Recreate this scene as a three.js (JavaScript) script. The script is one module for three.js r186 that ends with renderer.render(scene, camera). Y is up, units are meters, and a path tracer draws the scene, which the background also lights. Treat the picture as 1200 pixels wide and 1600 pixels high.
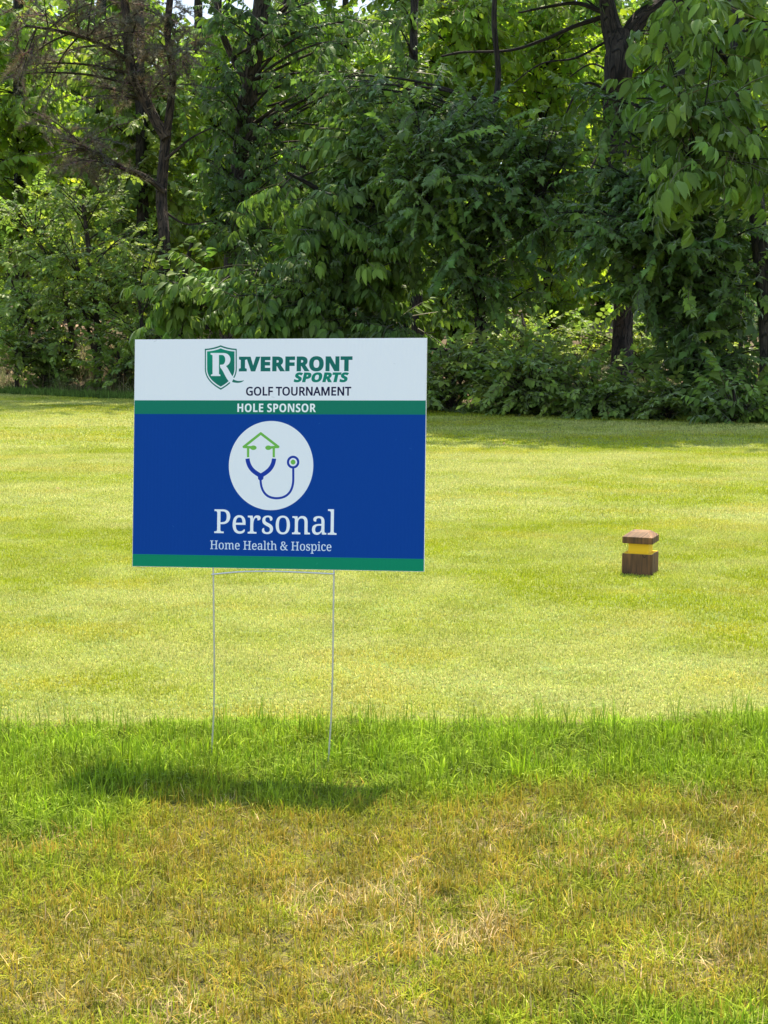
import * as THREE from 'three';
import { mergeGeometries } from 'three/addons/utils/BufferGeometryUtils.js';

// ---------------------------------------------------------------- camera, sky, sun, exposure
const CAM_H = 0.91, FOCAL = 2416 / 1600, HORIZON = 500;            // focal length in picture heights, row of the horizon
const PITCH = Math.atan((800 - HORIZON) / 2416);
const scene = new THREE.Scene();
const camera = new THREE.PerspectiveCamera(2 * Math.atan(0.5 / FOCAL) * 180 / Math.PI, 0.75, 0.05, 600);
camera.position.set(0, CAM_H, 0);
camera.rotation.x = -PITCH;
scene.add(camera);

const SKY = 0.51;
const SUN_DIR = new THREE.Vector3(0.125, 0.86, -0.365).normalize();
{
  const W = 512, H = 256, d = new Float32Array(W * H * 4);
  for (let r = 0; r < H; r++) for (let c = 0; c < W; c++) {
    const up = ((r + 0.5) / H - 0.5) * Math.PI, ph = ((c + 0.5) / W - 0.5) * 2 * Math.PI;
    const y = Math.sin(up), x = Math.cos(ph) * Math.cos(up), z = Math.sin(ph) * Math.cos(up);
    const cs = Math.max(0, x * SUN_DIR.x + y * SUN_DIR.y + z * SUN_DIR.z);
    let k = Math.pow(Math.max(0, y), 0.55);
    let R = THREE.MathUtils.lerp(1.12, 0.58, k), G = THREE.MathUtils.lerp(1.24, 0.86, k), B = THREE.MathUtils.lerp(1.36, 1.30, k);
    const g = 0.5 * Math.pow(cs, 6) + 0.9 * Math.pow(cs, 40); R = (R + g) * SKY; G = (G + g * 0.97) * SKY; B = (B + g * 0.9) * SKY;
    if (y < 0) { const t = Math.min(1, -y * 6); R = THREE.MathUtils.lerp(R, 0.14, t); G = THREE.MathUtils.lerp(G, 0.18, t); B = THREE.MathUtils.lerp(B, 0.06, t); }
    const o = (r * W + c) * 4; d[o] = R; d[o + 1] = G; d[o + 2] = B; d[o + 3] = 1;
  }
  const t = new THREE.DataTexture(d, W, H, THREE.RGBAFormat, THREE.FloatType);
  t.mapping = THREE.EquirectangularReflectionMapping; t.magFilter = THREE.LinearFilter; t.minFilter = THREE.LinearFilter; t.needsUpdate = true;
  scene.background = t; scene.environment = t;
}
const sun = new THREE.DirectionalLight(0xfff1dc, 5);
sun.position.copy(SUN_DIR).multiplyScalar(60).add(new THREE.Vector3(0, 0, -12)); sun.target.position.set(0, 0, -12);
sun.castShadow = true;
Object.assign(sun.shadow.camera, { left: -32, right: 32, top: 32, bottom: -32, near: 1, far: 140 });
sun.shadow.mapSize.set(4096, 4096); sun.shadow.bias = -0.0005;
scene.add(sun, sun.target);
const EXPOSURE = 2.25;

// ---------------------------------------------------------------- helpers
const V3 = (x, y, z) => new THREE.Vector3(x, y, z);
let _s = 1;
const seed = (n) => { _s = n >>> 0; };
const rnd = () => { _s = (_s + 0x6d2b79f5) | 0; let t = Math.imul(_s ^ (_s >>> 15), 1 | _s); t = (t + Math.imul(t ^ (t >>> 7), 61 | t)) ^ t; return ((t ^ (t >>> 14)) >>> 0) / 4294967296; };
const rr = (a, b) => a + (b - a) * rnd();
const { lerp, clamp, smoothstep } = THREE.MathUtils;
const hash = (x, y) => { let h = Math.imul(x, 374761393) ^ Math.imul(y, 668265263); h = Math.imul(h ^ (h >>> 13), 1274126177); return ((h ^ (h >>> 16)) >>> 0) / 4294967296; };
function vnoise(x, y) {
  const i = Math.floor(x), j = Math.floor(y), f = x - i, g = y - j, u = f * f * (3 - 2 * f), v = g * g * (3 - 2 * g);
  return lerp(lerp(hash(i, j), hash(i + 1, j), u), lerp(hash(i, j + 1), hash(i + 1, j + 1), u), v);
}
const fbm = (x, y, n = 4) => { let s = 0, a = 0.5, t = 0; for (let k = 0; k < n; k++) { s += a * vnoise(x + k * 17.3, y - k * 9.1); t += a; a *= 0.5; x *= 2; y *= 2; } return s / t; };
// tileable noise for textures
function tnoise(x, y, p) {
  const i = Math.floor(x), j = Math.floor(y), f = x - i, g = y - j, u = f * f * (3 - 2 * f), v = g * g * (3 - 2 * g), m = (q) => ((q % p) + p) % p;
  return lerp(lerp(hash(m(i), m(j)), hash(m(i + 1), m(j)), u), lerp(hash(m(i), m(j + 1)), hash(m(i + 1), m(j + 1)), u), v);
}

const FWD = V3(0, -Math.sin(PITCH), -Math.cos(PITCH)), UPV = V3(0, Math.cos(PITCH), -Math.sin(PITCH));
// the point that lies D metres away (measured along -z) in the direction of a place in the picture
function at(px, py, D) {
  const d = FWD.clone().addScaledVector(V3(1, 0, 0), (px - 600) / 2416).addScaledVector(UPV, (800 - py) / 2416);
  return V3(d.x / -d.z * D, CAM_H + d.y / -d.z * D, -D);
}
function proj(p) {
  const q = V3(p.x, p.y - CAM_H, p.z), k = q.dot(FWD);
  return [600 + 2416 * q.x / k, 800 - 2416 * q.dot(UPV) / k, k];
}
const edgeZ = (x) => -16.05 + 0.683 * clamp(x, -9, 7) + 0.18 * Math.sin(x * 1.3);
function ground(x, z) {
  const b = (edgeZ(x) - z) * 0.826;
  if (b <= 0) return 0;
  const left = smoothstep(-x, 0.5, 3);
  return 0.42 * left * smoothstep(b, 0.05, 2.6) + 0.06 * Math.max(0, b - 1) * (b > 60 ? 60 / b : 1) + 0.06 * smoothstep(b, 0.5, 3) * (fbm(x * 0.8, z * 0.8) - 0.5);
}

const used = new Map();
function numbered(n) { const k = used.get(n) ?? 0; used.set(n, k + 1); return k ? n + '_' + String(k).padStart(3, '0') : n; }
function tag(o, label, category, group, kind) {
  o.userData.label = label; o.userData.category = category;
  if (group) o.userData.group = group;
  if (kind) o.userData.kind = kind;
  return o;
}
function thing(name, label, category, p = V3(0, 0, 0), turn = 0, group) {
  const o = new THREE.Group(); o.name = numbered(name); o.position.copy(p); o.rotation.y = turn; scene.add(o);
  return tag(o, label, category, group);
}
function part(name, geo, m, parent) {
  const o = new THREE.Mesh(geo, m); o.name = name; o.castShadow = o.receiveShadow = true; parent.add(o); return o;
}
function canvasTex(w, h, draw, srgb = true) {
  const c = document.createElement('canvas'); c.width = w; c.height = h; draw(c.getContext('2d'), w, h);
  const t = new THREE.CanvasTexture(c); if (srgb) t.colorSpace = THREE.SRGBColorSpace; t.wrapS = t.wrapT = THREE.RepeatWrapping; return t;
}
function dataTex(n, f, srgb = false) {        // f(u, v) -> [r, g, b] in 0..1
  const d = new Uint8Array(n * n * 4);
  for (let y = 0; y < n; y++) for (let x = 0; x < n; x++) { const c = f(x / n, y / n), o = (y * n + x) * 4; for (let k = 0; k < 3; k++) d[o + k] = clamp(c[k], 0, 1) * 255; d[o + 3] = 255; }
  const t = new THREE.DataTexture(d, n, n); t.wrapS = t.wrapT = THREE.RepeatWrapping; t.magFilter = THREE.LinearFilter; t.minFilter = THREE.LinearMipmapLinearFilter; t.generateMipmaps = true;
  if (srgb) t.colorSpace = THREE.SRGBColorSpace; t.needsUpdate = true; return t;
}
const lin = (r, g, b) => new THREE.Color().setRGB(r, g, b);

// ---------------------------------------------------------------- materials
const barkMap = dataTex(512, (u, v) => {
  let f = 0; for (const [a, b, w] of [[22, 4, 0.45], [44, 10, 0.3], [90, 30, 0.25]]) f += w * tnoise(u * a, v * a * b / a + 0.5 * tnoise(u * a, v * a, a), a) ;
  const crack = smoothstep(Math.abs(tnoise(u * 16 + 1.2 * tnoise(u * 8, v * 8, 8), v * 4, 16) - 0.5), 0, 0.13);
  const k = (0.35 + 0.65 * crack) * (0.55 + 0.75 * f), l = smoothstep(tnoise(u * 7, v * 7, 7), 0.62, 0.85) * 0.3;
  return [k * 0.78 + l * 0.3, k * 0.72 + l * 0.36, k * 0.66 + l * 0.3];
}, true);
const barkBump = dataTex(512, (u, v) => {
  const crack = smoothstep(Math.abs(tnoise(u * 16 + 1.2 * tnoise(u * 8, v * 8, 8), v * 4, 16) - 0.5), 0, 0.16);
  const k = 0.75 * crack + 0.25 * tnoise(u * 60, v * 25, 60); return [k, k, k];
});
const bark = (c) => new THREE.MeshStandardMaterial({ color: c, map: barkMap, bumpMap: barkBump, bumpScale: 0.02, roughness: 0.95 });
const BARK_DARK = bark(lin(0.065, 0.06, 0.058)), BARK_GREY = bark(lin(0.15, 0.135, 0.12)), BARK_BROWN = bark(lin(0.115, 0.092, 0.075));
const leafMat = (c, through = 0.4, coat = 0.35) => new THREE.MeshPhysicalMaterial({ color: c, roughness: 1, transmission: through, thickness: 0, clearcoat: coat, clearcoatRoughness: 0.34, specularIntensity: 0.5, side: THREE.DoubleSide, vertexColors: true });
const LEAF = {
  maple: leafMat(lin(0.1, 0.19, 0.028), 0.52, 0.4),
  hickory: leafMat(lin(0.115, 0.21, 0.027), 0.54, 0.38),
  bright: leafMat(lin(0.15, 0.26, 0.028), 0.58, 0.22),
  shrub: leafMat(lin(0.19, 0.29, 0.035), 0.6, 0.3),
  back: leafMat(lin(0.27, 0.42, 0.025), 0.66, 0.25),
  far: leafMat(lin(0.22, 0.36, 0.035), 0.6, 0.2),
  needle: leafMat(lin(0.17, 0.155, 0.1), 0.2, 0.1),
};
const GRASS = new THREE.MeshPhysicalMaterial({ color: lin(1, 1, 1), roughness: 1, transmission: 0.32, thickness: 0, clearcoat: 0.05, clearcoatRoughness: 0.35, specularIntensity: 0.25, side: THREE.DoubleSide, vertexColors: true });

const TURF = GRASS.clone(); TURF.clearcoat = 0.22; TURF.clearcoatRoughness = 0.45; TURF.transmission = 0.4;

// ---------------------------------------------------------------- ground, lawn, rough
function sheet(x0, x1, z0, z1, nx, nz, yf, uvScale = 1) {
  const pos = [], uv = [], idx = [];
  for (let j = 0; j <= nz; j++) for (let i = 0; i <= nx; i++) {
    const x = x0(j / nz) + (x1(j / nz) - x0(j / nz)) * i / nx, z = z0(x) + (z1(x) - z0(x)) * j / nz;
    pos.push(x, yf(x, z), z); uv.push(x * uvScale, z * uvScale);
    if (i < nx && j < nz) { const a = j * (nx + 1) + i; idx.push(a, a + 1, a + nx + 1, a + 1, a + nx + 2, a + nx + 1); }
  }
  const g = new THREE.BufferGeometry();
  g.setAttribute('position', new THREE.Float32BufferAttribute(pos, 3)); g.setAttribute('uv', new THREE.Float32BufferAttribute(uv, 2)); g.setIndex(idx); g.computeVertexNormals(); return g;
}
const K = (v) => () => v;
const litterMap = dataTex(1024, (u, v) => {
  const a = tnoise(u * 90, v * 90, 90), b = tnoise(u * 24, v * 24, 24), c = tnoise(u * 200, v * 200, 200);
  const k = 0.35 + 0.5 * a + 0.3 * c; const gr = smoothstep(b, 0.55, 0.8) * 0.5;
  return [k * lerp(0.46, 0.3, gr), k * lerp(0.37, 0.36, gr), k * lerp(0.27, 0.16, gr)];
}, true);
const litterMat = new THREE.MeshStandardMaterial({ map: litterMap, bumpMap: litterMap, bumpScale: 0.03, roughness: 1 });
{
  // one sheet to the horizon; finer where the woodland floor shows
  const xs = [-400, -200, -100, -60, -40, -28]; for (let x = -20; x <= 20; x += 0.6) xs.push(x); xs.push(28, 40, 60, 100, 200, 400);
  const zs = [400, 100, 30, 10, 2]; for (let z = 0; z >= -12; z -= 2) zs.push(z); for (let z = -12.5; z >= -34; z -= 0.5) zs.push(z); zs.push(-40, -50, -70, -100, -160, -250, -400);
  const pos = [], uv = [], idx = [];
  zs.forEach((z, j) => xs.forEach((x, i) => {
    pos.push(x, ground(x, z) - 0.012, z); uv.push(x / 2, z / 2);
    if (i < xs.length - 1 && j < zs.length - 1) { const a = j * xs.length + i; idx.push(a, a + 1, a + xs.length, a + 1, a + xs.length + 1, a + xs.length); }
  }));
  const g = new THREE.BufferGeometry(); g.setAttribute('position', new THREE.Float32BufferAttribute(pos, 3)); g.setAttribute('uv', new THREE.Float32BufferAttribute(uv, 2)); g.setIndex(idx); g.computeVertexNormals();
  const m = part('ground', g, litterMat, scene); tag(m, 'brown leaf-strewn woodland floor under and behind the trees', 'ground', null, 'structure');
}
// colour of the mown turf at a place: broad streaks of lime, pale and yellow green; grazing sheen tinted in as paler far turf
function turfColor(x, z, c) {
  const streak = fbm(x * 0.35 + 5, z * 1.1 + 3, 3), blot = fbm(x * 1.7 - 8, z * 2.6, 3), fine = fbm(x * 9, z * 9, 2), yel = smoothstep(fbm(x * 2.2 + 40, z * 3.4 + 11, 3), 0.56, 0.72);
  const t = clamp((streak - 0.5) * 1.7 + (blot - 0.5) * 1.5 + (fbm(x * 6 + 2, z * 6, 2) - 0.5) * 0.9 + 0.36 + 0.022 * Math.min(12, -z - 4), 0, 1);
  c.setRGB(lerp(0.3, 0.45, t), lerp(0.365, 0.48, t), lerp(0.01, 0.125, t));
  c.r = lerp(c.r, 0.45, yel * 0.35); c.g = lerp(c.g, 0.4, yel * 0.35); c.b = lerp(c.b, 0.03, yel * 0.35);
  return c.multiplyScalar(0.85 + 0.3 * fine);
}
const roughEdge = (x) => -3.45 + 0.05 * Math.sin(x * 2.1 + 1) + 0.12 * (fbm(x * 3, 7, 2) - 0.5) + 0.07 * (fbm(x * 14, 3, 2) - 0.5) - 0.075 * x;
const turfMap = dataTex(1024, (u, v) => {
  const a = tnoise(u * 160, v * 160, 160), b = tnoise(u * 400, v * 400, 400), c = tnoise(u * 10, v * 10, 10), k = 0.55 + 0.25 * a + 0.35 * b;
  return [k * lerp(0.42, 0.5, c), k * lerp(0.5, 0.52, c), k * 0.16];
}, true);
const lawnMat = new THREE.MeshStandardMaterial({ map: turfMap, bumpMap: turfMap, bumpScale: 0.006, roughness: 0.9 });
{
  const g = sheet(K(-24), K(16), K(3), (x) => edgeZ(x), 80, 60, (x, z) => 0, 0.5);
  const m = part('lawn', g, lawnMat, scene); tag(m, 'mown sunlit lawn of the tee between the rough and the trees', 'lawn', null, 'structure');
}

function bladeGeo(L, w, bend, yaw, x, z, lean, cr, cg, cb, out) {
  // five-triangle blade, bent over
  const ca = Math.cos(yaw), sa = Math.sin(yaw), N = 3, base = out.pos.length / 3;
  for (let k = 0; k <= N; k++) {
    const t = k / N, ang = lean + bend * t, fx = L * t * Math.sin(ang), fy = L * t * Math.cos(ang), hw = w * 0.5 * (1 - t * t * 0.92);
    const tone = 0.62 + 0.38 * t;
    for (const s of k === N ? [0] : [-1, 1]) { out.pos.push(x + ca * fx - sa * s * hw, fy, z + sa * fx + ca * s * hw); out.col.push(cr, cg, cb); }
  }
  for (let k = 0; k < N - 1; k++) { const a = base + k * 2; out.idx.push(a, a + 1, a + 2, a + 1, a + 3, a + 2); }
  const a = base + (N - 1) * 2; out.idx.push(a, a + 1, a + 2);
}
function bake(out) {
  const g = new THREE.BufferGeometry(); g.setAttribute('position', new THREE.Float32BufferAttribute(out.pos, 3)); g.setAttribute('color', new THREE.Float32BufferAttribute(out.col, 3)); g.setIndex(out.idx); g.computeVertexNormals(); return g;
}
function tuft(n, R, Lmin, Lmax, w, leanMax, bendMax, varied, k0 = 0.5, k1 = 1.4) {
  const o = { pos: [], col: [], idx: [] };
  for (let i = 0; i < n; i++) {
    const a = rr(0, 6.283), r = R * Math.sqrt(rnd()), k = rr(k0, k1);
    let cr = k, cg = k, cb = k;
    if (rnd() < varied) { const s = rr(0.3, 1); cr *= 1 + 0.6 * s; cg *= 1 + 0.3 * s; cb *= 1 + 0.8 * s; }
    bladeGeo(rr(Lmin, Lmax), w * rr(0.6, 1.3), rr(-bendMax, bendMax) + 0.3 * bendMax, rr(0, 6.283), r * Math.cos(a), r * Math.sin(a), rr(0, leanMax), cr, cg, cb, o);
  }
  return bake(o);
}
function scatter(name, geos, mat, places, label, category, parent = scene) {
  // places: [x, y, z, scale, color, turn, scaleY]; one object of merged instanced variants
  const root = new THREE.Group(); root.name = name; parent.add(root);
  const M = new THREE.Matrix4(), q = new THREE.Quaternion(), Y = V3(0, 1, 0);
  geos.forEach((g, k) => {
    const mine = places.filter((_, i) => i % geos.length === k);
    if (!mine.length) return;
    const im = new THREE.InstancedMesh(g, mat, mine.length); im.name = name + '_clump'; im.castShadow = im.receiveShadow = true; im.userData.kind = 'stuff';
    mine.forEach((p, i) => { q.setFromAxisAngle(Y, p[5]); M.compose(V3(p[0], p[1], p[2]), q, V3(p[3], p[3] * (p[6] ?? 1), p[3])); im.setMatrixAt(i, M); im.setColorAt(i, p[4]); });
    root.add(im);
  });
  return tag(root, label, category, null, 'stuff');
}
{
  // mown turf: short clipped tufts, in the wedge that is in view and a little to each side
  seed(11);
  const geos = [0, 1, 2, 3, 4].map(() => tuft(38, 0.03, 0.005, 0.012, 0.0022, 1.1, 0.7, 0.2, 0.75, 1.2)), places = [];
  const fill = (z0, z1, pitch, sc) => {
    for (let z = z0; z > z1; z -= pitch) {
      const half = 0.27 * -z + 1.1;
      for (let x = -half; x < half; x += pitch) {
        const X = x + rr(-pitch, pitch) * 0.7, Z = z + rr(-pitch, pitch) * 0.7;
        if (Z < edgeZ(X) + 0.02 || Z > roughEdge(X) + 0.05) continue;
        places.push([X, 0, Z, sc * rr(0.8, 1.25), turfColor(X, Z, new THREE.Color()), rr(0, 6.283), rr(0.8, 1.2) / Math.sqrt(sc)]);
      }
    }
  };
  fill(-3.3, -7, 0.026, 1); fill(-7, -11, 0.042, 1.5); fill(-11, -21, 0.075, 2.4);
  scatter('mown_grass', geos, TURF, places, 'short clipped pale green turf of the sunlit lawn', 'grass');
}
{
  // rough: longer blades, green at the edge of the tee and at both sides, dry and straw coloured in the middle
  seed(23);
  const green = [0, 1, 2, 3].map(() => tuft(20, 0.02, 0.018, 0.058, 0.0025, 0.85, 0.9, 0.15)), dry = [0, 1, 2, 3].map(() => tuft(24, 0.024, 0.012, 0.034, 0.0019, 1.4, 1.0, 0.3)), straw = [0, 1, 2].map(() => tuft(12, 0.025, 0.016, 0.045, 0.0017, 1.5, 0.8, 0.3));
  const pg = [], pd = [], ps = [], pitch = 0.0135;
  for (let z = -1.35; z > -3.62; z -= pitch) {
    const half = 0.265 * -z + 0.7;
    for (let x = -half; x < half; x += pitch) {
      const X = x + rr(-pitch, pitch), Z = z + rr(-pitch, pitch), e = roughEdge(X);
      if (Z < e - 0.01) continue;
      const deep = Z - e;                                             // metres in from the edge of the tee
      const n4 = fbm(X * 12 + 30, Z * 14, 2), n1 = fbm(X * 2.3 + 3, Z * 2.3, 3), n2 = fbm(X * 7 + 9, Z * 7, 3), n3 = fbm(X * 19, Z * 19 + 5, 2);
      const ux = X / -Z;                                              // how far to the side, seen from the path
      let lush = 1 - smoothstep(deep + (n1 - 0.5) * 0.6 - 0.25 * Math.max(0, ux), 0.34, 0.72);
      lush = Math.max(lush, smoothstep(-ux + (n1 - 0.5) * 0.16, 0.11, 0.22) * (1 - smoothstep(deep + (n2 - 0.5) * 0.5, 0.6, 1.25)), smoothstep(ux * 1.5 + (n1 - 0.5) * 0.4, 0.06, 0.25) * smoothstep(deep, 1.35, 1.55) * 0.85, smoothstep(n1, 0.57, 0.72) * 0.3);
      const bare = 0.8 * smoothstep(n1 * 0.25 + n2 * 0.75, 0.53, 0.7) * (1 - lush), g = clamp(lush + (n2 - 0.5) * 0.7, 0, 1), c = new THREE.Color();
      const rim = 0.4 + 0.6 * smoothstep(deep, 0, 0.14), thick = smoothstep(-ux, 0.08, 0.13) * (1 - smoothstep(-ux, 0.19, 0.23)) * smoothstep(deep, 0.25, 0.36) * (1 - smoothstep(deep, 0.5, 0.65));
      if (rnd() < 0.58 + 0.42 * g - 0.3 * bare) {
        c.setRGB(lerp(0.24, 0.2, g), lerp(0.26, 0.305, g), lerp(0.012, 0.011, g)).multiplyScalar((0.45 + 0.95 * n3) * (0.78 + 0.55 * n4));
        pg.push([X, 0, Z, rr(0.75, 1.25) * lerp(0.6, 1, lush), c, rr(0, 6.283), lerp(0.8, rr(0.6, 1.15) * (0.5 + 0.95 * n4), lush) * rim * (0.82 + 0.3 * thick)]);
      } else if (rnd() < 0.7 - 0.35 * bare) {
        const t = clamp(n2 + bare * 0.4, 0, 1); c.setRGB(lerp(0.24, 0.42, t), lerp(0.22, 0.32, t), lerp(0.012, 0.04, t)).multiplyScalar(0.55 + 0.85 * n3);
        pd.push([X, 0, Z, rr(0.75, 1.25), c, rr(0, 6.283), 1]);
      } else {
        c.setRGB(0.52, 0.42, 0.16).multiplyScalar(0.55 + 0.8 * n3);
        if (rnd() < 0.12 + 0.88 * bare) ps.push([X, 0.002, Z, rr(0.7, 1.3), c, rr(0, 6.283), 0.7]);
      }
    }
  }
  // seed-head stalks and a few long blades at the tee edge
  const long = [0, 1, 2].map(() => tuft(4, 0.02, 0.06, 0.095, 0.0026, 0.3, 0.5, 0.1)), pl = [];
  for (let i = 0; i < 420; i++) { const X = rr(-1.6, 1.6), Z = roughEdge(X) + Math.abs(rr(-0.02, 0.42)) * rnd() * 1.6; pl.push([X, 0, Z, rr(0.6, 1.05), lin(0.18, 0.3, 0.015).multiplyScalar(rr(0.7, 1.2)), rr(0, 6.283), 1]); }
  const root = new THREE.Group(); root.name = 'rough_grass'; scene.add(root);
  scatter('green_grass', green, GRASS, pg, '', '', root); scatter('dry_grass', dry, GRASS, pd, '', '', root); scatter('straw', straw, GRASS, ps, '', '', root); scatter('long_blade', long, GRASS, pl, '', '', root);
  const flat = [];
  for (const sub of [...root.children]) { for (const im of [...sub.children]) { flat.push(im); } root.remove(sub); }
  for (const im of flat) root.add(im);
  tag(root, 'longer rough grass in the foreground, green at the edge and straw-dry in the middle', 'grass', null, 'stuff');
  const soil = dataTex(512, (u, v) => { const a = tnoise(u * 64, v * 64, 64), b = tnoise(u * 256, v * 256, 256), k = 0.4 + 0.4 * a + 0.3 * b; return [k * 0.46, k * 0.42, k * 0.2]; }, true);
  const m = part('rough_ground', sheet(K(-8), K(8), K(2.5), (x) => roughEdge(x) - 0.01, 60, 4, () => 0.004, 1), new THREE.MeshStandardMaterial({ map: soil, roughness: 1, bumpMap: soil, bumpScale: 0.004 }), scene);
  tag(m, 'thatch and soil under the rough grass in the foreground', 'ground', null, 'structure');
}

// ---------------------------------------------------------------- leaves, sprays, trees
function ovate(L, W, droop, tone) {
  // folded along the midrib, curved down along its length; lies along +x, faces +y
  const N = 5, pos = [], col = [], idx = [];
  for (let i = 0; i <= N; i++) {
    const t = i / N, w = W * 0.5 * Math.pow(Math.sin(Math.PI * Math.pow(t, 0.8)), 0.8) * (i === 0 || i === N ? 0 : 1), y = -droop * L * t * t;
    pos.push(L * t, y, 0, L * t, y + w * 0.28, -w, L * t, y + w * 0.28, w);
    for (let k = 0; k < 3; k++) col.push(tone * (k ? 1 : 1.12), tone * (k ? 1 : 1.1), tone);
    if (i < N) { const a = i * 3; for (const s of [1, 2]) { if (s === 1) idx.push(a, a + 3, a + 3 + s, a, a + 3 + s, a + s); else idx.push(a, a + 3 + s, a + 3, a, a + s, a + 3 + s); } }
  }
  const g = new THREE.BufferGeometry(); g.setAttribute('position', new THREE.Float32BufferAttribute(pos, 3)); g.setAttribute('color', new THREE.Float32BufferAttribute(col, 3)); g.setIndex(idx); g.computeVertexNormals(); return g;
}
function mapleLeaf(L, W, droop, tone) {
  const out = [[0, 0.02], [0.05, 0.32], [0.2, 0.3], [0.34, 0.5], [0.45, 0.27], [0.62, 0.25], [0.72, 0.12], [1, 0]], pos = [0.42 * L, 0, 0], col = [tone * 1.1, tone * 1.1, tone], idx = [];
  const ring = [...out.map(([x, z]) => [x, z]), ...out.slice(1, -1).reverse().map(([x, z]) => [x, -z])];
  for (const [x, z] of ring) { pos.push(x * L, -droop * L * x * x + Math.abs(z) * W * 0.15, z * W); col.push(tone, tone, tone); }
  for (let i = 0; i < ring.length; i++) idx.push(0, 1 + i, 1 + (i + 1) % ring.length);
  const g = new THREE.BufferGeometry(); g.setAttribute('position', new THREE.Float32BufferAttribute(pos, 3)); g.setAttribute('color', new THREE.Float32BufferAttribute(col, 3)); g.setIndex(idx); g.computeVertexNormals(); return g;
}
function needles(L) {
  const o = { pos: [], col: [], idx: [] };
  for (let i = 0; i < 16; i++) {
    const a = rr(0, 6.283), b = rr(0.2, 1.1), d = V3(Math.cos(b), Math.sin(b) * Math.cos(a), Math.sin(b) * Math.sin(a)), s = V3().crossVectors(d, V3(rnd(), rnd(), rnd())).normalize().multiplyScalar(0.0035), n = o.pos.length / 3, k = rr(0.6, 1.3), l = L * rr(0.6, 1);
    o.pos.push(-s.x, -s.y, -s.z, s.x, s.y, s.z, d.x * l, d.y * l, d.z * l); for (let j = 0; j < 3; j++) o.col.push(k, k, k * 0.95); o.idx.push(n, n + 1, n + 2);
  }
  return bake(o);
}
function tube(points, radii, sides = 8, rough = 0) {
  const curve = points.length > 2 ? new THREE.CatmullRomCurve3(points, false, 'centripetal') : new THREE.LineCurve3(points[0], points[1]);
  const n = Math.max(4, Math.min(48, points.length * (sides > 6 ? 9 : 3))), pos = [], uv = [], idx = [];
  let N = V3(1, 0, 0.3), len = 0, prev = null;
  const rad = (t) => { const f = t * (radii.length - 1), i = Math.min(radii.length - 2, Math.floor(f)); return lerp(radii[i], radii[i + 1], f - i); };
  for (let i = 0; i <= n; i++) {
    const t = i / n, p = curve.getPoint(t), T = curve.getTangent(t);
    if (prev) len += p.distanceTo(prev); prev = p;
    N.addScaledVector(T, -N.dot(T)).normalize(); const B = V3().crossVectors(T, N), r = rad(t);
    for (let k = 0; k <= sides; k++) {
      const a = (k % sides) / sides * 6.283, q = r * (1 + rough * (vnoise(Math.cos(a) * 2 + 7, len * 2.5 + Math.sin(a) * 2 + radii[0] * 90) - 0.5));
      pos.push(p.x + q * (Math.cos(a) * N.x + Math.sin(a) * B.x), p.y + q * (Math.cos(a) * N.y + Math.sin(a) * B.y), p.z + q * (Math.cos(a) * N.z + Math.sin(a) * B.z)); uv.push(k / sides * Math.max(1, Math.round(6.28 * radii[0] * 2.5)), len * 2);
      if (i < n && k < sides) { const b = i * (sides + 1) + k; idx.push(b, b + sides + 1, b + 1, b + 1, b + sides + 1, b + sides + 2); }
    }
  }
  const g = new THREE.BufferGeometry(); g.setAttribute('position', new THREE.Float32BufferAttribute(pos, 3)); g.setAttribute('uv', new THREE.Float32BufferAttribute(uv, 2)); g.setIndex(idx); g.computeVertexNormals(); return g;
}
const flatTube = (g, k) => { const c = g.clone(); c.deleteAttribute('uv'); const n = c.attributes.position.count, a = new Float32Array(n * 3); for (let i = 0; i < n; i++) { a[i * 3] = 1.1 * k; a[i * 3 + 1] = 0.6 * k; a[i * 3 + 2] = 1.3 * k; } c.setAttribute('color', new THREE.BufferAttribute(a, 3)); return c; };
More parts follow.
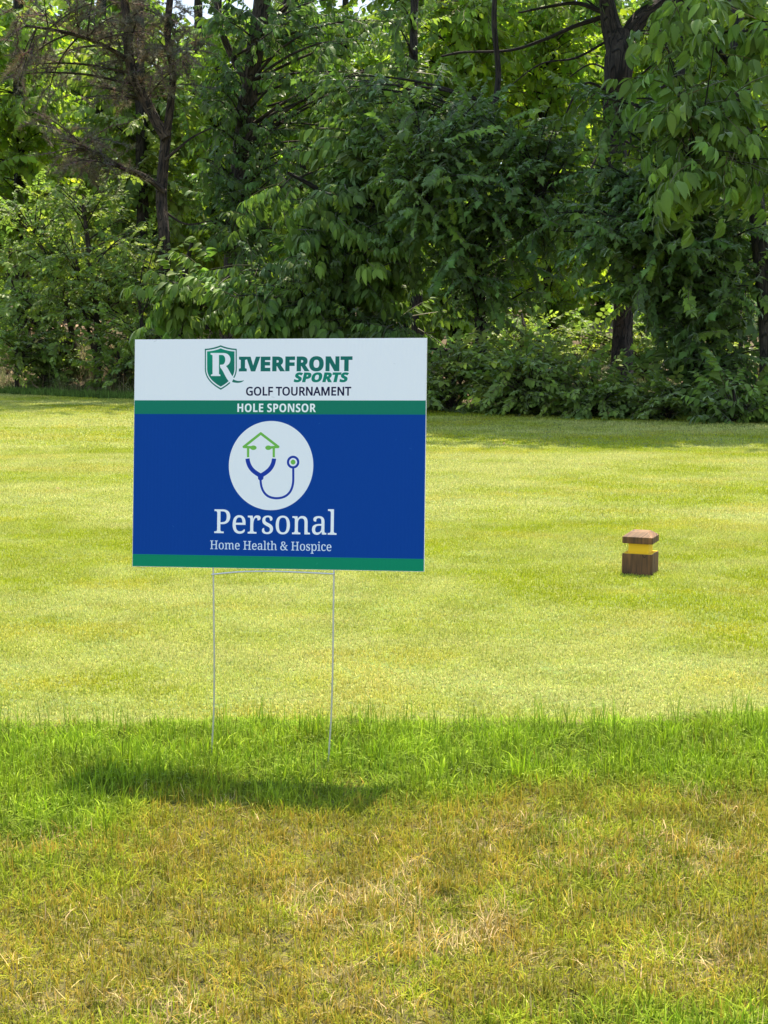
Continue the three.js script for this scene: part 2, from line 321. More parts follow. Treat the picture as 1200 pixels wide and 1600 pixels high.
// a spray is a twig with its leaves; species give leaf shape and how leaves sit on the twig
function makeSpray(sp) {
  const leaves = [], M = () => new THREE.Matrix4();
  const n = sp.n, len = sp.twig;
  const put = (pos, yaw, pitch, roll, s, v) => {
    const m = M().makeTranslation(pos.x, pos.y, pos.z).multiply(M().makeRotationY(yaw)).multiply(M().makeRotationZ(-pitch)).multiply(M().makeRotationX(roll)).multiply(M().makeScale(s, s, s));
    leaves.push([m, v ?? Math.floor(rnd() * sp.geos.length)]);
  };
  const pt = (t) => V3(len * t, -0.18 * len * t * t, 0.06 * len * Math.sin(t * 5));
  for (let i = 0; i < n; i++) {
    const t = n > 1 ? 0.12 + 0.88 * i / (n - 1) : 1, side = i % 2 ? 1 : -1, end = i === n - 1;
    const p = pt(t), yaw = end ? rr(-0.3, 0.3) : side * rr(0.5, 1.25), pitch = rr(...sp.pitch);
    if (sp.compound) {                                                // five leaflets hanging from a short stalk
      const st = sp.stalk, e = V3(Math.cos(yaw) * st, -st * 0.35, -Math.sin(yaw) * st).add(p);
      for (let k = 0; k < 5; k++) { const f = k - 2; put(e.clone().addScaledVector(V3(Math.cos(yaw), -0.2, -Math.sin(yaw)), -Math.abs(f) * 0.022), yaw + f * rr(0.5, 0.72), pitch + Math.abs(f) * 0.1 + rr(-0.15, 0.15), rr(-0.35, 0.35), (f === 0 ? 1.1 : Math.abs(f) === 1 ? 1 : 0.72) * rr(0.7, 1.1)); }
    } else put(p, yaw, pitch, rr(-0.6, 0.6), rr(0.5, 1.15));
  }
  const twig = tube([pt(0), pt(0.5), pt(1)], [sp.twigR, sp.twigR * 0.4], 4);
  const gs = leaves.map(([m, v]) => sp.geos[v].clone().applyMatrix4(m)); gs.push(flatTube(twig, sp.twigTone ?? 0.8));
  const merged = mergeGeometries(gs.map((g) => g));
  return { leaves, twig: flatTube(twig, sp.twigTone ?? 0.8), merged };
}
seed(5);
const tones = [0.72, 0.9, 1.05, 1.3];
const SPECIES = {
  maple: { geos: tones.map((t) => mapleLeaf(0.088, 0.085, 0.3, t)), n: 17, twig: 0.44, twigR: 0.005, pitch: [0.1, 1.0], mat: 'maple' },
  hickory: { geos: tones.map((t) => ovate(0.12, 0.052, 0.35, t)), n: 7, twig: 0.38, twigR: 0.006, pitch: [0.45, 1.15], compound: true, stalk: 0.09, mat: 'hickory' },
  drooping: { geos: tones.map((t) => ovate(0.145, 0.06, 0.35, t)), n: 5, twig: 0.36, twigR: 0.006, pitch: [0.5, 1.2], compound: true, stalk: 0.09, mat: 'bright' },
  broad: { geos: tones.map((t) => ovate(0.1, 0.052, 0.3, t)), n: 15, twig: 0.42, twigR: 0.005, pitch: [0.25, 1.1], mat: 'hickory' },
  shrub: { geos: tones.map((t) => ovate(0.075, 0.045, 0.25, t)), n: 15, twig: 0.36, twigR: 0.0035, pitch: [-0.2, 0.8], mat: 'shrub' },
  back: { geos: tones.map((t) => ovate(0.14, 0.085, 0.3, t)), n: 13, twig: 0.55, twigR: 0.006, pitch: [0.1, 1.1], mat: 'back' },
  pine: { geos: [0, 1, 2].map(() => needles(0.1)), n: 9, twig: 0.3, twigR: 0.006, pitch: [-0.6, 0.4], mat: 'needle', twigTone: 0.7 },
};
for (const k in SPECIES) { SPECIES[k].sprays = [0, 1, 2, 3].map(() => makeSpray(SPECIES[k])); }

// trees: o = { name, label, species, mat?, D, trunk: [[px, py, r px] ...] from the ground up, limbs, crown: [[px, py, rx, ry, depth offset, rz, sprays], ...] }
const leafTotal = { meshes: 0 };
function tree(o) {
  seed(o.seed);
  const sp = SPECIES[o.species], mat = LEAF[o.mat ?? sp.mat], bk = o.bark ?? BARK_DARK, D = o.D, S = 2416 / D;
  const [bx] = o.trunk[0], base = at(bx, 600, D); base.y = ground(base.x, base.z) - 0.03;
  const root = thing(o.name, o.label, o.category ?? 'tree', base, 0, o.group);
  const rel = (p) => p.clone().sub(base);
  const P = o.trunk.map(([x, y], i) => { const p = at(x, y, D + (i ? 0.12 * Math.sin(i * 2.1 + o.seed) : 0)); if (!i) p.y = base.y; return rel(p); });
  const R = o.trunk.map((t) => t[2] / S);
  if (!o.noTrunk) {
    R[0] *= 1.25;
    part(o.stem ?? 'trunk', tube(P, R, 12, 0.35), bk, root);
  }
  const anchors = [];
  const curveT = new THREE.CatmullRomCurve3(P, false, 'centripetal');
  for (let i = 0; i <= 30; i++) anchors.push([curveT.getPoint(i / 30), lerp(R[0], R[R.length - 1], i / 30) * 0.5]);
  for (const l of o.limbs ?? []) {
    const dz = l.dz ?? 0, pts = l.p.map(([x, y], i) => rel(at(x, y, D + dz * i / (l.p.length - 1)))), rs = [l.r[0] / S, l.r[1] / S];
    part(l.stem ?? 'limb', tube(pts, rs, 9, 0.3), bk, root);
    if (!l.bare) { const c = new THREE.CatmullRomCurve3(pts, false, 'centripetal'); for (let i = 3; i <= 12; i++) anchors.push([c.getPoint(i / 12), lerp(rs[0], rs[1], i / 12) * 0.6]); }
  }
  // boughs reach from the wood to points in the crown and carry sprays along their outer part
  const boughs = [], places = [];
  for (const [px, py, rx, ry, dz, rz, n, scale = 1] of o.crown) {
    const c = rel(at(px, py, D + dz)), sx = rx / S, sy = ry / S, per = o.per ?? 8;
    for (let b = 0; b < n / per; b++) {
      let u; do { u = V3(rr(-1, 1), rr(-1, 1), rr(-1, 1)); } while (u.lengthSq() > 1); u.multiplyScalar(lerp(1, 0.95 / Math.max(0.2, u.length()), 0.45));
      const e = c.clone().add(V3(u.x * sx, u.y * sy, u.z * rz));
      if (e.y + base.y < ground(e.x + base.x, e.z + base.z) + 0.1) e.y = ground(e.x + base.x, e.z + base.z) - base.y + rr(0.1, 0.35);
      let best = null, bd = 1e9;
      for (const a of anchors) { const dy = e.y - a[0].y, d = Math.hypot(e.x - a[0].x, e.z - a[0].z) + Math.abs(dy - (o.rise ?? 0.3)) * 1.2 + 0.9 * rnd(); if (d < bd) { bd = d; best = a; } }
      const s = best[0], dist = e.distanceTo(s), mid = s.clone().lerp(e, 0.55); mid.y += 0.12 * dist; mid.x += rr(-0.1, 0.1) * dist; mid.z += rr(-0.1, 0.1) * dist;
      const cv = new THREE.QuadraticBezierCurve3(s, mid, e), span = Math.min(1, (o.reach ?? 1.1) / Math.max(0.3, dist));
      boughs.push(tube([s, cv.getPoint(0.35), cv.getPoint(0.7), e], [Math.min(best[1], 0.006 + 0.008 * dist), 0.004], 5));
      for (let k = 0; k < per; k++) {
        const t = 1 - span * Math.pow(rnd(), 0.9), p = cv.getPoint(t), T = cv.getTangent(t);
        const d = T.clone().multiplyScalar(0.6).add(V3(rr(-1, 1), rr(-0.7, 0.7), rr(-1, 1))); d.y -= o.hang ?? 0.15; d.normalize();
        p.add(V3(rr(-1, 1), rr(-0.6, 0.6), rr(-1, 1)).multiplyScalar(o.fuzz ?? 0.09));
        places.push({ p, d, s: scale * rr(0.62, 1.28), v: Math.floor(rnd() * 4), tint: rr(0.72, 1.25), hue: rr(-1, 1) }); if (rnd() < 0.07) { const q = places[places.length - 1]; q.tint = rr(1.5, 2.1); q.hue = rr(0.6, 2); }  // occasional brighter, yellower spray: sun flecks tinted into the leaf colour
      }
    }
  }
  if (boughs.length) { const m = part('branch', mergeGeometries(boughs), bk, root); m.userData.kind = 'stuff'; }
  const X = V3(), Y = V3(), Z = V3();
  for (const q of places) {
    X.copy(q.d); Z.crossVectors(X, V3(0, 1, 0)); if (Z.lengthSq() < 1e-4) Z.set(0, 0, 1); Z.normalize(); Y.crossVectors(Z, X);
    q.m = new THREE.Matrix4().makeBasis(X, Y, Z).multiply(new THREE.Matrix4().makeRotationX(rr(-0.5, 0.5))).scale(V3(q.s, q.s, q.s)).setPosition(q.p);
    q.c = new THREE.Color().setRGB(q.tint * (1 + 0.14 * q.hue), q.tint, q.tint * (1 - 0.12 * q.hue));
    const [u, v, k] = proj(q.p.clone().add(base)); q.k = k; q.in = u > -20 && u < 1220 && v > -20 && v < 660 && !(u > 220 && u < 655 && v > 545);
  }
  // the nearest leaves in view are parts of their own
  let budget = o.leaves ?? 0; const single = new Set();
  if (budget) {
    const cand = places.filter((q) => q.in).sort((a, b) => a.k - b.k);
    for (const q of cand) {
      const s = sp.sprays[q.v]; if (budget < s.leaves.length) break; budget -= s.leaves.length; single.add(q);
      const tw = part('twig', s.twig, mat, root); tw.applyMatrix4(q.m);
      for (const [m, v] of s.leaves) { const lf = part('leaf', sp.geos[(v + q.v) % sp.geos.length], mat, root); lf.applyMatrix4(new THREE.Matrix4().multiplyMatrices(q.m, m)); leafTotal.meshes++; }
    }
  }
  for (let v = 0; v < 4; v++) {
    const mine = places.filter((q) => q.v === v && !single.has(q)); if (!mine.length) continue;
    const im = new THREE.InstancedMesh(sp.sprays[v].merged, mat, mine.length); im.name = o.crownName ?? 'crown'; im.userData.kind = 'stuff'; im.castShadow = im.receiveShadow = true;
    mine.forEach((q, i) => { im.setMatrixAt(i, q.m); im.setColorAt(i, q.c); }); root.add(im);
  }
  return root;
}

// front row, from left to right
tree({ seed: 101, name: 'pine_tree', label: 'dark forked pine with sparse grey-brown needles at upper left', species: 'pine', D: 19.6, bark: BARK_BROWN,
  trunk: [[262, 590, 10.5], [256, 480, 9.5], [257, 380, 9], [252, 300, 8.6], [260, 208, 8.2]],
  limbs: [{ p: [[259, 216], [238, 180], [216, 135], [203, 95], [200, 40], [190, -40], [188, -260]], r: [9, 5] }, { p: [[260, 212], [266, 165], [270, 115], [262, 60], [268, -30], [275, -240]], r: [7, 4] },
    { p: [[257, 300], [225, 275], [190, 262], [150, 238], [120, 232]], r: [5, 2], dz: -0.5 }, { p: [[203, 95], [160, 70], [110, 52], [40, 40]], r: [4, 2], dz: -0.6 }, { p: [[258, 250], [300, 215], [330, 200]], r: [2.5, 1] }, { p: [[256, 330], [290, 350], [330, 345]], r: [2, 1] }],
  crown: [[140, 60, 150, 70, -0.3, 0.9, 150], [190, 10, 120, 70, 0.2, 0.9, 80], [270, 85, 55, 50, -0.2, 0.6, 64], [110, 245, 90, 40, -0.4, 0.6, 84], [60, 130, 90, 70, 0, 0.8, 80], [220, -260, 110, 120, 0, 1, 60], [60, -260, 130, 90, -0.4, 1, 110]], per: 7, rise: 0.1, hang: 0.1 });
tree({ seed: 102, name: 'oak_tree', label: 'thick grey-barked tree half hidden by leaves, behind the forked pine and left of centre', species: 'broad', D: 21, bark: BARK_GREY,
  trunk: [[362, 600, 16], [366, 400, 15], [372, 300, 14.5], [384, 180, 14], [398, 80, 13], [410, 0, 12], [420, -200, 11], [425, -420, 6]],
  limbs: [{ p: [[390, 140], [350, 60], [330, -20]], r: [7, 4] }, { p: [[402, 60], [450, 0], [480, -90]], r: [8, 4] }],
  crown: [[520, 90, 120, 110, -1, 1.0, 210], [340, 150, 50, 60, -0.8, 0.6, 60], [330, 290, 60, 60, -0.8, 0.6, 90], [400, 360, 50, 60, -1.2, 0.5, 70], [480, 230, 100, 70, -1, 0.8, 150], [360, 20, 50, 50, -0.7, 0.6, 36], [340, -330, 120, 120, 0, 1.3, 130], [520, -380, 130, 120, -0.3, 1.3, 140], [120, -360, 150, 70, -2, 1, 150], [300, -480, 110, 60, -2, 0.9, 110]], mat: 'maple', leaves: 240 });
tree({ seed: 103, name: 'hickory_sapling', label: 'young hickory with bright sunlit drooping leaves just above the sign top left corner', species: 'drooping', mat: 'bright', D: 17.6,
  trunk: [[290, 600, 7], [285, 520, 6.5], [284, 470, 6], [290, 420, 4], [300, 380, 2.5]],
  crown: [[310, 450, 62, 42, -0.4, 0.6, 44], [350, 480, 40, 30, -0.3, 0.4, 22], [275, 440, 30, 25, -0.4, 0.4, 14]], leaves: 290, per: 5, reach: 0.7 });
tree({ seed: 104, name: 'hickory_tree', label: 'dense dark hickory with large hanging leaves directly behind the sign', species: 'hickory', D: 17, bark: BARK_DARK,
  trunk: [[548, 620, 12], [542, 480, 11], [536, 350, 9], [548, 260, 6], [556, 200, 3]],
  limbs: [{ p: [[540, 400], [580, 330], [620, 280]], r: [5, 2.5], dz: -0.6 }, { p: [[538, 360], [500, 300], [450, 270]], r: [5, 2.5], dz: -0.6 }],
  crown: [[430, 430, 100, 70, -0.5, 0.6, 90], [560, 410, 100, 90, -0.7, 0.7, 120], [620, 520, 60, 60, -0.5, 0.6, 60], [490, 310, 110, 50, -0.4, 0.7, 70], [580, 250, 80, 70, -0.2, 0.7, 64], [430, 500, 80, 40, -0.4, 0.5, 50], [600, 200, 60, 50, 0, 0.6, 40]], leaves: 300, per: 6, reach: 0.9 });
tree({ seed: 105, name: 'maple_tree', label: 'dense dark green maple filling the middle, right of the sign', species: 'maple', D: 16.3,
  trunk: [[752, 622, 9], [752, 540, 8.5], [748, 440, 8], [745, 330, 7], [758, 230, 6], [778, 130, 4.5], [772, 20, 4], [800, -260, 3]],
  limbs: [{ p: [[750, 560], [800, 556], [860, 552]], r: [3.5, 1.5], dz: -0.3, bare: true }, { p: [[750, 552], [690, 546], [660, 544]], r: [3, 1.5], bare: true }, { p: [[747, 420], [800, 340], [860, 290]], r: [5, 2.5], dz: -0.6 }, { p: [[747, 430], [690, 350], [650, 290]], r: [5, 2.5], dz: -0.6 }],
  crown: [[720, 195, 100, 50, -0.6, 0.7, 190], [840, 220, 80, 42, -0.4, 0.6, 120], [680, 290, 90, 60, -0.8, 0.7, 150], [800, 310, 90, 55, -0.7, 0.6, 130], [700, 420, 70, 50, -0.5, 0.6, 70], [640, 170, 60, 40, 0, 0.5, 50], [560, 130, 60, 50, 0.3, 0.6, 50], [870, 370, 50, 40, -0.4, 0.5, 50], [780, 450, 80, 34, -0.3, 0.5, 56], [700, -330, 150, 90, 0.2, 1.2, 190], [880, -330, 150, 90, -0.2, 1.2, 190]], leaves: 290 });
tree({ seed: 106, name: 'slender_tree', label: 'slim dark trunk rising straight above the maple near the top centre', species: 'broad', D: 18.8,
  trunk: [[655, 620, 8], [650, 400, 7.5], [646, 200, 7], [646, 90, 6.5], [648, 0, 6], [652, -160, 5], [650, -420, 3]],
  crown: [[640, -340, 200, 180, 0, 1.5, 220], [600, 60, 60, 60, -0.5, 0.7, 40]], mat: 'maple', leaves: 60 });
tree({ seed: 107, name: 'forked_oak_tree', label: 'thick black-barked tree that forks at the top right of centre', species: 'broad', D: 17.4,
  trunk: [[972, 612, 17], [972, 520, 16], [976, 420, 15.5], [972, 300, 15], [958, 170, 17], [968, 110, 21], [968, 55, 23]],
  limbs: [{ p: [[964, 75], [952, 30], [944, -30], [930, -200], [900, -420]], r: [16, 7] }, { p: [[974, 75], [1000, 30], [1030, 8], [1080, -40], [1120, -200]], r: [14, 6] },
    { p: [[955, 22], [900, 40], [850, 62], [800, 78], [720, 82], [690, 88]], r: [4, 1.5], dz: 0.6, bare: true }, { p: [[965, 165], [1000, 170], [1030, 140], [1060, 120]], r: [4, 1.5], bare: true }, { p: [[960, 190], [930, 250], [905, 300]], r: [3, 1], dz: -0.4, bare: true },
    { p: [[968, 160], [1010, 210], [1040, 300]], r: [4, 1.5], dz: -0.4, bare: true }, { p: [[945, 20], [900, 5], [860, 10], [810, 20]], r: [4, 1.5], dz: 0.3, bare: true },
    ...[[[962, 150], [915, 130], [880, 190], [870, 240]], [[958, 180], [985, 215], [975, 265]], [[965, 120], [925, 100], [890, 120]], [[970, 140], [1020, 100], [1050, 60]], [[960, 210], [1000, 240], [1015, 330]], [[955, 60], [900, 90], [845, 100], [790, 140]], [[970, 250], [940, 300], [890, 330]], [[1000, 30], [1040, 70], [1060, 130]]].map((p, i) => ({ p, r: [2.2, 0.8], bare: true, stem: 'dead_branch', dz: (i % 3 - 1) * 0.4 }))],
  crown: [[860, -400, 130, 120, 0, 1.4, 150], [1080, -420, 150, 120, 0.3, 1.4, 170], [920, -640, 230, 90, -1.3, 1.6, 700], [1160, -620, 210, 90, -1.9, 1.6, 700], [690, -560, 170, 90, -0.6, 1.4, 420], [1060, 30, 50, 40, 0.2, 0.6, 30], [880, -90, 140, 50, 0, 1, 90]], mat: 'maple' });
tree({ seed: 108, name: 'young_maple_tree', label: 'slim maple with layered dark leaves, second trunk from the right edge', species: 'maple', D: 15,
  trunk: [[1084, 640, 13], [1082, 560, 12], [1080, 470, 11], [1076, 380, 9], [1070, 280, 7], [1066, 150, 6], [1062, 0, 5], [1066, -260, 3]],
  limbs: [{ p: [[1083, 585], [1110, 570], [1140, 545]], r: [3, 1.2], bare: true }, { p: [[1083, 600], [1060, 580], [1030, 545]], r: [3, 1.2], bare: true }, { p: [[1084, 603], [1130, 600], [1180, 596]], r: [3, 1], bare: true }],
  crown: [[930, 350, 70, 45, -0.4, 0.6, 140], [1060, 360, 100, 50, -0.5, 0.7, 200], [1010, 450, 80, 34, -0.4, 0.6, 90], [1130, 480, 60, 50, -0.4, 0.6, 110], [960, 270, 60, 55, -0.2, 0.6, 110], [920, 180, 50, 40, 0.2, 0.5, 40], [1175, 400, 50, 90, -0.9, 0.4, 110], [1185, 560, 40, 50, -0.8, 0.3, 60], [1030, 280, 70, 40, -0.2, 0.6, 90], [1090, 540, 60, 26, -0.4, 0.5, 50], [1090, 140, 70, 80, 0.1, 0.6, 60], [1040, -330, 140, 90, -0.3, 1.3, 220], [1200, -300, 140, 90, -0.4, 1.3, 220]], leaves: 280 });
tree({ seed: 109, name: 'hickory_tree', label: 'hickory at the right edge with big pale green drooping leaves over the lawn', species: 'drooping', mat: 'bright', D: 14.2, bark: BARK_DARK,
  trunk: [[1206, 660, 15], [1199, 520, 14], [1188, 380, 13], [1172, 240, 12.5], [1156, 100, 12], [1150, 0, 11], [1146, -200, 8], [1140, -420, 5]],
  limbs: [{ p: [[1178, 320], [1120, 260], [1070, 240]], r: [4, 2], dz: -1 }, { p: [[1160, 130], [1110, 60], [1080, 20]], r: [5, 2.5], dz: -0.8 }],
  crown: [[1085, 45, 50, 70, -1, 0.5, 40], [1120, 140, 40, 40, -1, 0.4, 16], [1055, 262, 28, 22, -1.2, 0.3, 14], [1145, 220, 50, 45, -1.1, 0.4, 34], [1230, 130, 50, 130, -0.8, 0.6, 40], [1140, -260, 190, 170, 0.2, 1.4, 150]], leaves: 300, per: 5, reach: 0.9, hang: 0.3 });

// sunlit multi-stemmed shrubs and small trees on the left bank
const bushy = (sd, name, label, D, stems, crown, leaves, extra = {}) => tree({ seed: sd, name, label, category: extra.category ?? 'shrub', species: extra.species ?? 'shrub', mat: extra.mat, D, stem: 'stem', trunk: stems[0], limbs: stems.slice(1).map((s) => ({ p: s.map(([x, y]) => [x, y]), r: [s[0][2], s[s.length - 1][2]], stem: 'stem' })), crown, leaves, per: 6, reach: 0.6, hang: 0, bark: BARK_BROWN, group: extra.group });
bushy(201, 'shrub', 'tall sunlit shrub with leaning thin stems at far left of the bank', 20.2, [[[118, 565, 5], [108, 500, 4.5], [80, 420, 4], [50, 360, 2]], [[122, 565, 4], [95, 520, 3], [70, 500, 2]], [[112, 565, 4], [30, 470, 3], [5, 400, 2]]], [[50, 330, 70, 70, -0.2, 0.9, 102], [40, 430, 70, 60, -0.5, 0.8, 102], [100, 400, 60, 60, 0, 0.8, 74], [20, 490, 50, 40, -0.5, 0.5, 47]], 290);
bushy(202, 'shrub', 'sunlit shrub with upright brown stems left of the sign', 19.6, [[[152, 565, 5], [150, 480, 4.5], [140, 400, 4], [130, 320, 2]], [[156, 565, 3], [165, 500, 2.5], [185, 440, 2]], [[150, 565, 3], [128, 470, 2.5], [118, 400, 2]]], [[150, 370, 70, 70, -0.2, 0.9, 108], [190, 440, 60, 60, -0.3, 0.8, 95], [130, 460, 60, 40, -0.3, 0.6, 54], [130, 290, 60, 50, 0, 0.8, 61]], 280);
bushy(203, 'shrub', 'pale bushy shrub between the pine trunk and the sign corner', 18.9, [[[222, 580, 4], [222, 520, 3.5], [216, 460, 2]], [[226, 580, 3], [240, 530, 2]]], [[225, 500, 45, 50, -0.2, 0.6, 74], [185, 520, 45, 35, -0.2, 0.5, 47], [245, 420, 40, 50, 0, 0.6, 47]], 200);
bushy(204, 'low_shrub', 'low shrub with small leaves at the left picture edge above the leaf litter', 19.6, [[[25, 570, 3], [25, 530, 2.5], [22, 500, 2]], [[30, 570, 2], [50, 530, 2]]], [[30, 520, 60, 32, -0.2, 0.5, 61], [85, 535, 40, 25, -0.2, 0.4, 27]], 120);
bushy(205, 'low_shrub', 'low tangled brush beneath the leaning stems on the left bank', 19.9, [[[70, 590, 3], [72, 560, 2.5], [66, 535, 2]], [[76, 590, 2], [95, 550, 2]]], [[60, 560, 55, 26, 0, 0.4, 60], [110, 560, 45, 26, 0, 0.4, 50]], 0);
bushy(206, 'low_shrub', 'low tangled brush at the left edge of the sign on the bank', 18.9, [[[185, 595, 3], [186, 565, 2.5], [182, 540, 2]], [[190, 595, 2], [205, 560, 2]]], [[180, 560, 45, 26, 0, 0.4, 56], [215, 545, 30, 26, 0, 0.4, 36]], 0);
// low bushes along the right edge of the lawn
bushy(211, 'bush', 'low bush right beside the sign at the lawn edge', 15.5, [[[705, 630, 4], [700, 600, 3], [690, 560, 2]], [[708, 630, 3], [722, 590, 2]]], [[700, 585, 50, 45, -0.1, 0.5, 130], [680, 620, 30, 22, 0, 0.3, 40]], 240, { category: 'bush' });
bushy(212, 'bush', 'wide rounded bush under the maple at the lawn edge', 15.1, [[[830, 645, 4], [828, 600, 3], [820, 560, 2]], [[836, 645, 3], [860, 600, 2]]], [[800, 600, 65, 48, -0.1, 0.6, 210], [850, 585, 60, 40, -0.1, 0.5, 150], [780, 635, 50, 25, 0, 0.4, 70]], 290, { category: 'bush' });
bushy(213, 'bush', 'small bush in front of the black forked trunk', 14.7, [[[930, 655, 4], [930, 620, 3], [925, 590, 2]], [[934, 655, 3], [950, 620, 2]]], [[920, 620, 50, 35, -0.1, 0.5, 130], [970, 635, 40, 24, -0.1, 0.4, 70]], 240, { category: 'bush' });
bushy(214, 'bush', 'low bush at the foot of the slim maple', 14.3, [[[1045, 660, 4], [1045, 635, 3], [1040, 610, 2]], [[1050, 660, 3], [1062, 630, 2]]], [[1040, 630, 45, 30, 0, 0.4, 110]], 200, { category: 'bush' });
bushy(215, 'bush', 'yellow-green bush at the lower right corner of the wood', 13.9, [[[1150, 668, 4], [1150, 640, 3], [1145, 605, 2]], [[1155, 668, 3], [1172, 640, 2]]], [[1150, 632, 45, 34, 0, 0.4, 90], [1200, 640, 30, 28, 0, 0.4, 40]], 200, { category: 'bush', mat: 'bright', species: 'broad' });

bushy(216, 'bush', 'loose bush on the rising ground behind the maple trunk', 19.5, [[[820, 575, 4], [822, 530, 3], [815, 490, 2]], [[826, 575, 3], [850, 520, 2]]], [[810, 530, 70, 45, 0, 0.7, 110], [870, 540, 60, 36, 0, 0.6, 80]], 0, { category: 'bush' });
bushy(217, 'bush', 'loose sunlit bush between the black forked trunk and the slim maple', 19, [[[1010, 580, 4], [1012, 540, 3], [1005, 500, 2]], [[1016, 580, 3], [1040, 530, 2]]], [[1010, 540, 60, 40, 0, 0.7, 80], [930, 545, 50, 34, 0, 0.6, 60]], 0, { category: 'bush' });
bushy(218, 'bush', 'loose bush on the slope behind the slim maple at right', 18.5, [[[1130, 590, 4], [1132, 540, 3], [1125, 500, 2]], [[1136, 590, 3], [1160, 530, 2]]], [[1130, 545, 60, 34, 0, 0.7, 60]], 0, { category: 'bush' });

// second row: sunlit from behind, seen through the gaps
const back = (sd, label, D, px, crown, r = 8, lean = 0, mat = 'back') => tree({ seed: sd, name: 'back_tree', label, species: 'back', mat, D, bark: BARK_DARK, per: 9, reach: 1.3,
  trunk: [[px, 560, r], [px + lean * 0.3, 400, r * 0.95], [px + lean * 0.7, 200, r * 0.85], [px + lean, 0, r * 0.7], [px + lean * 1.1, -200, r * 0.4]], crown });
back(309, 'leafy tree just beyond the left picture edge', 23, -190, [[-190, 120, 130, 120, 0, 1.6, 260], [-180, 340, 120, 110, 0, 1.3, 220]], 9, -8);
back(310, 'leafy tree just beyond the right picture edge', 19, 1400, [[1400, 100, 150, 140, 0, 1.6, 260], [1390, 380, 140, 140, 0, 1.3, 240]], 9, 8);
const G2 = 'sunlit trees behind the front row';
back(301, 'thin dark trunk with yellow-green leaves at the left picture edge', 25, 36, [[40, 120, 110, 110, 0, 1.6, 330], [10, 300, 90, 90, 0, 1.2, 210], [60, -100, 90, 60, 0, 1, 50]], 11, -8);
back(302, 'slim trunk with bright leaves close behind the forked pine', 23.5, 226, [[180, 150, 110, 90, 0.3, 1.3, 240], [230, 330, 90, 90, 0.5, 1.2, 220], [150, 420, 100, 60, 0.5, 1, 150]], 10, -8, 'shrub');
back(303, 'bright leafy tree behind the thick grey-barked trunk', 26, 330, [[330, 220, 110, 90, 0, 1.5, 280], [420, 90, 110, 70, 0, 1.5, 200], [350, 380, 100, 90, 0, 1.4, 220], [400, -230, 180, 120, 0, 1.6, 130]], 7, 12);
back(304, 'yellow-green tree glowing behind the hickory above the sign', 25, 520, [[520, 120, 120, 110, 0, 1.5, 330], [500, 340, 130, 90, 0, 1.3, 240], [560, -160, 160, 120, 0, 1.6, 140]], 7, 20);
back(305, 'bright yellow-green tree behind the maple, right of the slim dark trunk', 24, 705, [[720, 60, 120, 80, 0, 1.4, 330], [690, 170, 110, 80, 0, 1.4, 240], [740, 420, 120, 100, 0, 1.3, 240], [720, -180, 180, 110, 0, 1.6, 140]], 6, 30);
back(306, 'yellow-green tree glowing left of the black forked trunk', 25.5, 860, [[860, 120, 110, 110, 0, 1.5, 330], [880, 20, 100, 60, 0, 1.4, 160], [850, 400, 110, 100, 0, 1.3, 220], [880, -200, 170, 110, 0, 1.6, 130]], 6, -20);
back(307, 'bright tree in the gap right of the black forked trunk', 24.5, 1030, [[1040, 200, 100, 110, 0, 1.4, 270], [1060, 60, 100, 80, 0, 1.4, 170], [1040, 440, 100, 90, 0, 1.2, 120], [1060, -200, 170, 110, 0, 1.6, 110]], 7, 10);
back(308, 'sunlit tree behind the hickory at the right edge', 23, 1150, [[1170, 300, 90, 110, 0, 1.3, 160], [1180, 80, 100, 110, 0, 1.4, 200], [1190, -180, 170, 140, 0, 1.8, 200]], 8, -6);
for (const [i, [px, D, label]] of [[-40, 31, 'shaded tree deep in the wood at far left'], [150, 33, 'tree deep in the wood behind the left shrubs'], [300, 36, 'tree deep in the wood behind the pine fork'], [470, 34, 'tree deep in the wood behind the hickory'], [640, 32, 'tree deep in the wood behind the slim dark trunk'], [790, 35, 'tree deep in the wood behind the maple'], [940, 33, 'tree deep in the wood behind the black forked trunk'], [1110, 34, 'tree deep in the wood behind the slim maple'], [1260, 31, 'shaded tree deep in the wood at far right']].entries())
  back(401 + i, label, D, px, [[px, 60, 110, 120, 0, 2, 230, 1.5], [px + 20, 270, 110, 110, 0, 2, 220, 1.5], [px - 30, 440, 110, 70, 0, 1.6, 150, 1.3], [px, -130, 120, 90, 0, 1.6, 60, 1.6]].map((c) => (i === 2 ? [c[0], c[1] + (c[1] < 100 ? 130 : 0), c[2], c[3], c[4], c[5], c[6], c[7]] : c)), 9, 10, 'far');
{
  // far wood: one mass of foliage on the rising ground behind
  seed(77);
  const root = new THREE.Group(); root.name = 'far_wood'; scene.add(root);
  const sp = SPECIES.back;
  for (let v = 0; v < 4; v++) {
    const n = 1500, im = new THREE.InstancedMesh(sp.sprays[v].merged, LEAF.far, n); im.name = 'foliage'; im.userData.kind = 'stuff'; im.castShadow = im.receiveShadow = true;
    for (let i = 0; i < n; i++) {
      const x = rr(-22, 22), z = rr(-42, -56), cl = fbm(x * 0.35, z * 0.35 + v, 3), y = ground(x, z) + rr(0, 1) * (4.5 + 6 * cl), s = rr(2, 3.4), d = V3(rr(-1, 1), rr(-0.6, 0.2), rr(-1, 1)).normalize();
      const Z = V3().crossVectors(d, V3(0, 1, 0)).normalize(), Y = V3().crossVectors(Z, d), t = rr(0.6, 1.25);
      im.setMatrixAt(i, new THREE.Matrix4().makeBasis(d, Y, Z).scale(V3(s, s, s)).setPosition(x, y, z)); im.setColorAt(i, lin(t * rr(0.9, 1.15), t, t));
    }
    root.add(im);
  }
  tag(root, 'far mass of woodland foliage behind all the single trees', 'woodland', null, 'stuff');
}
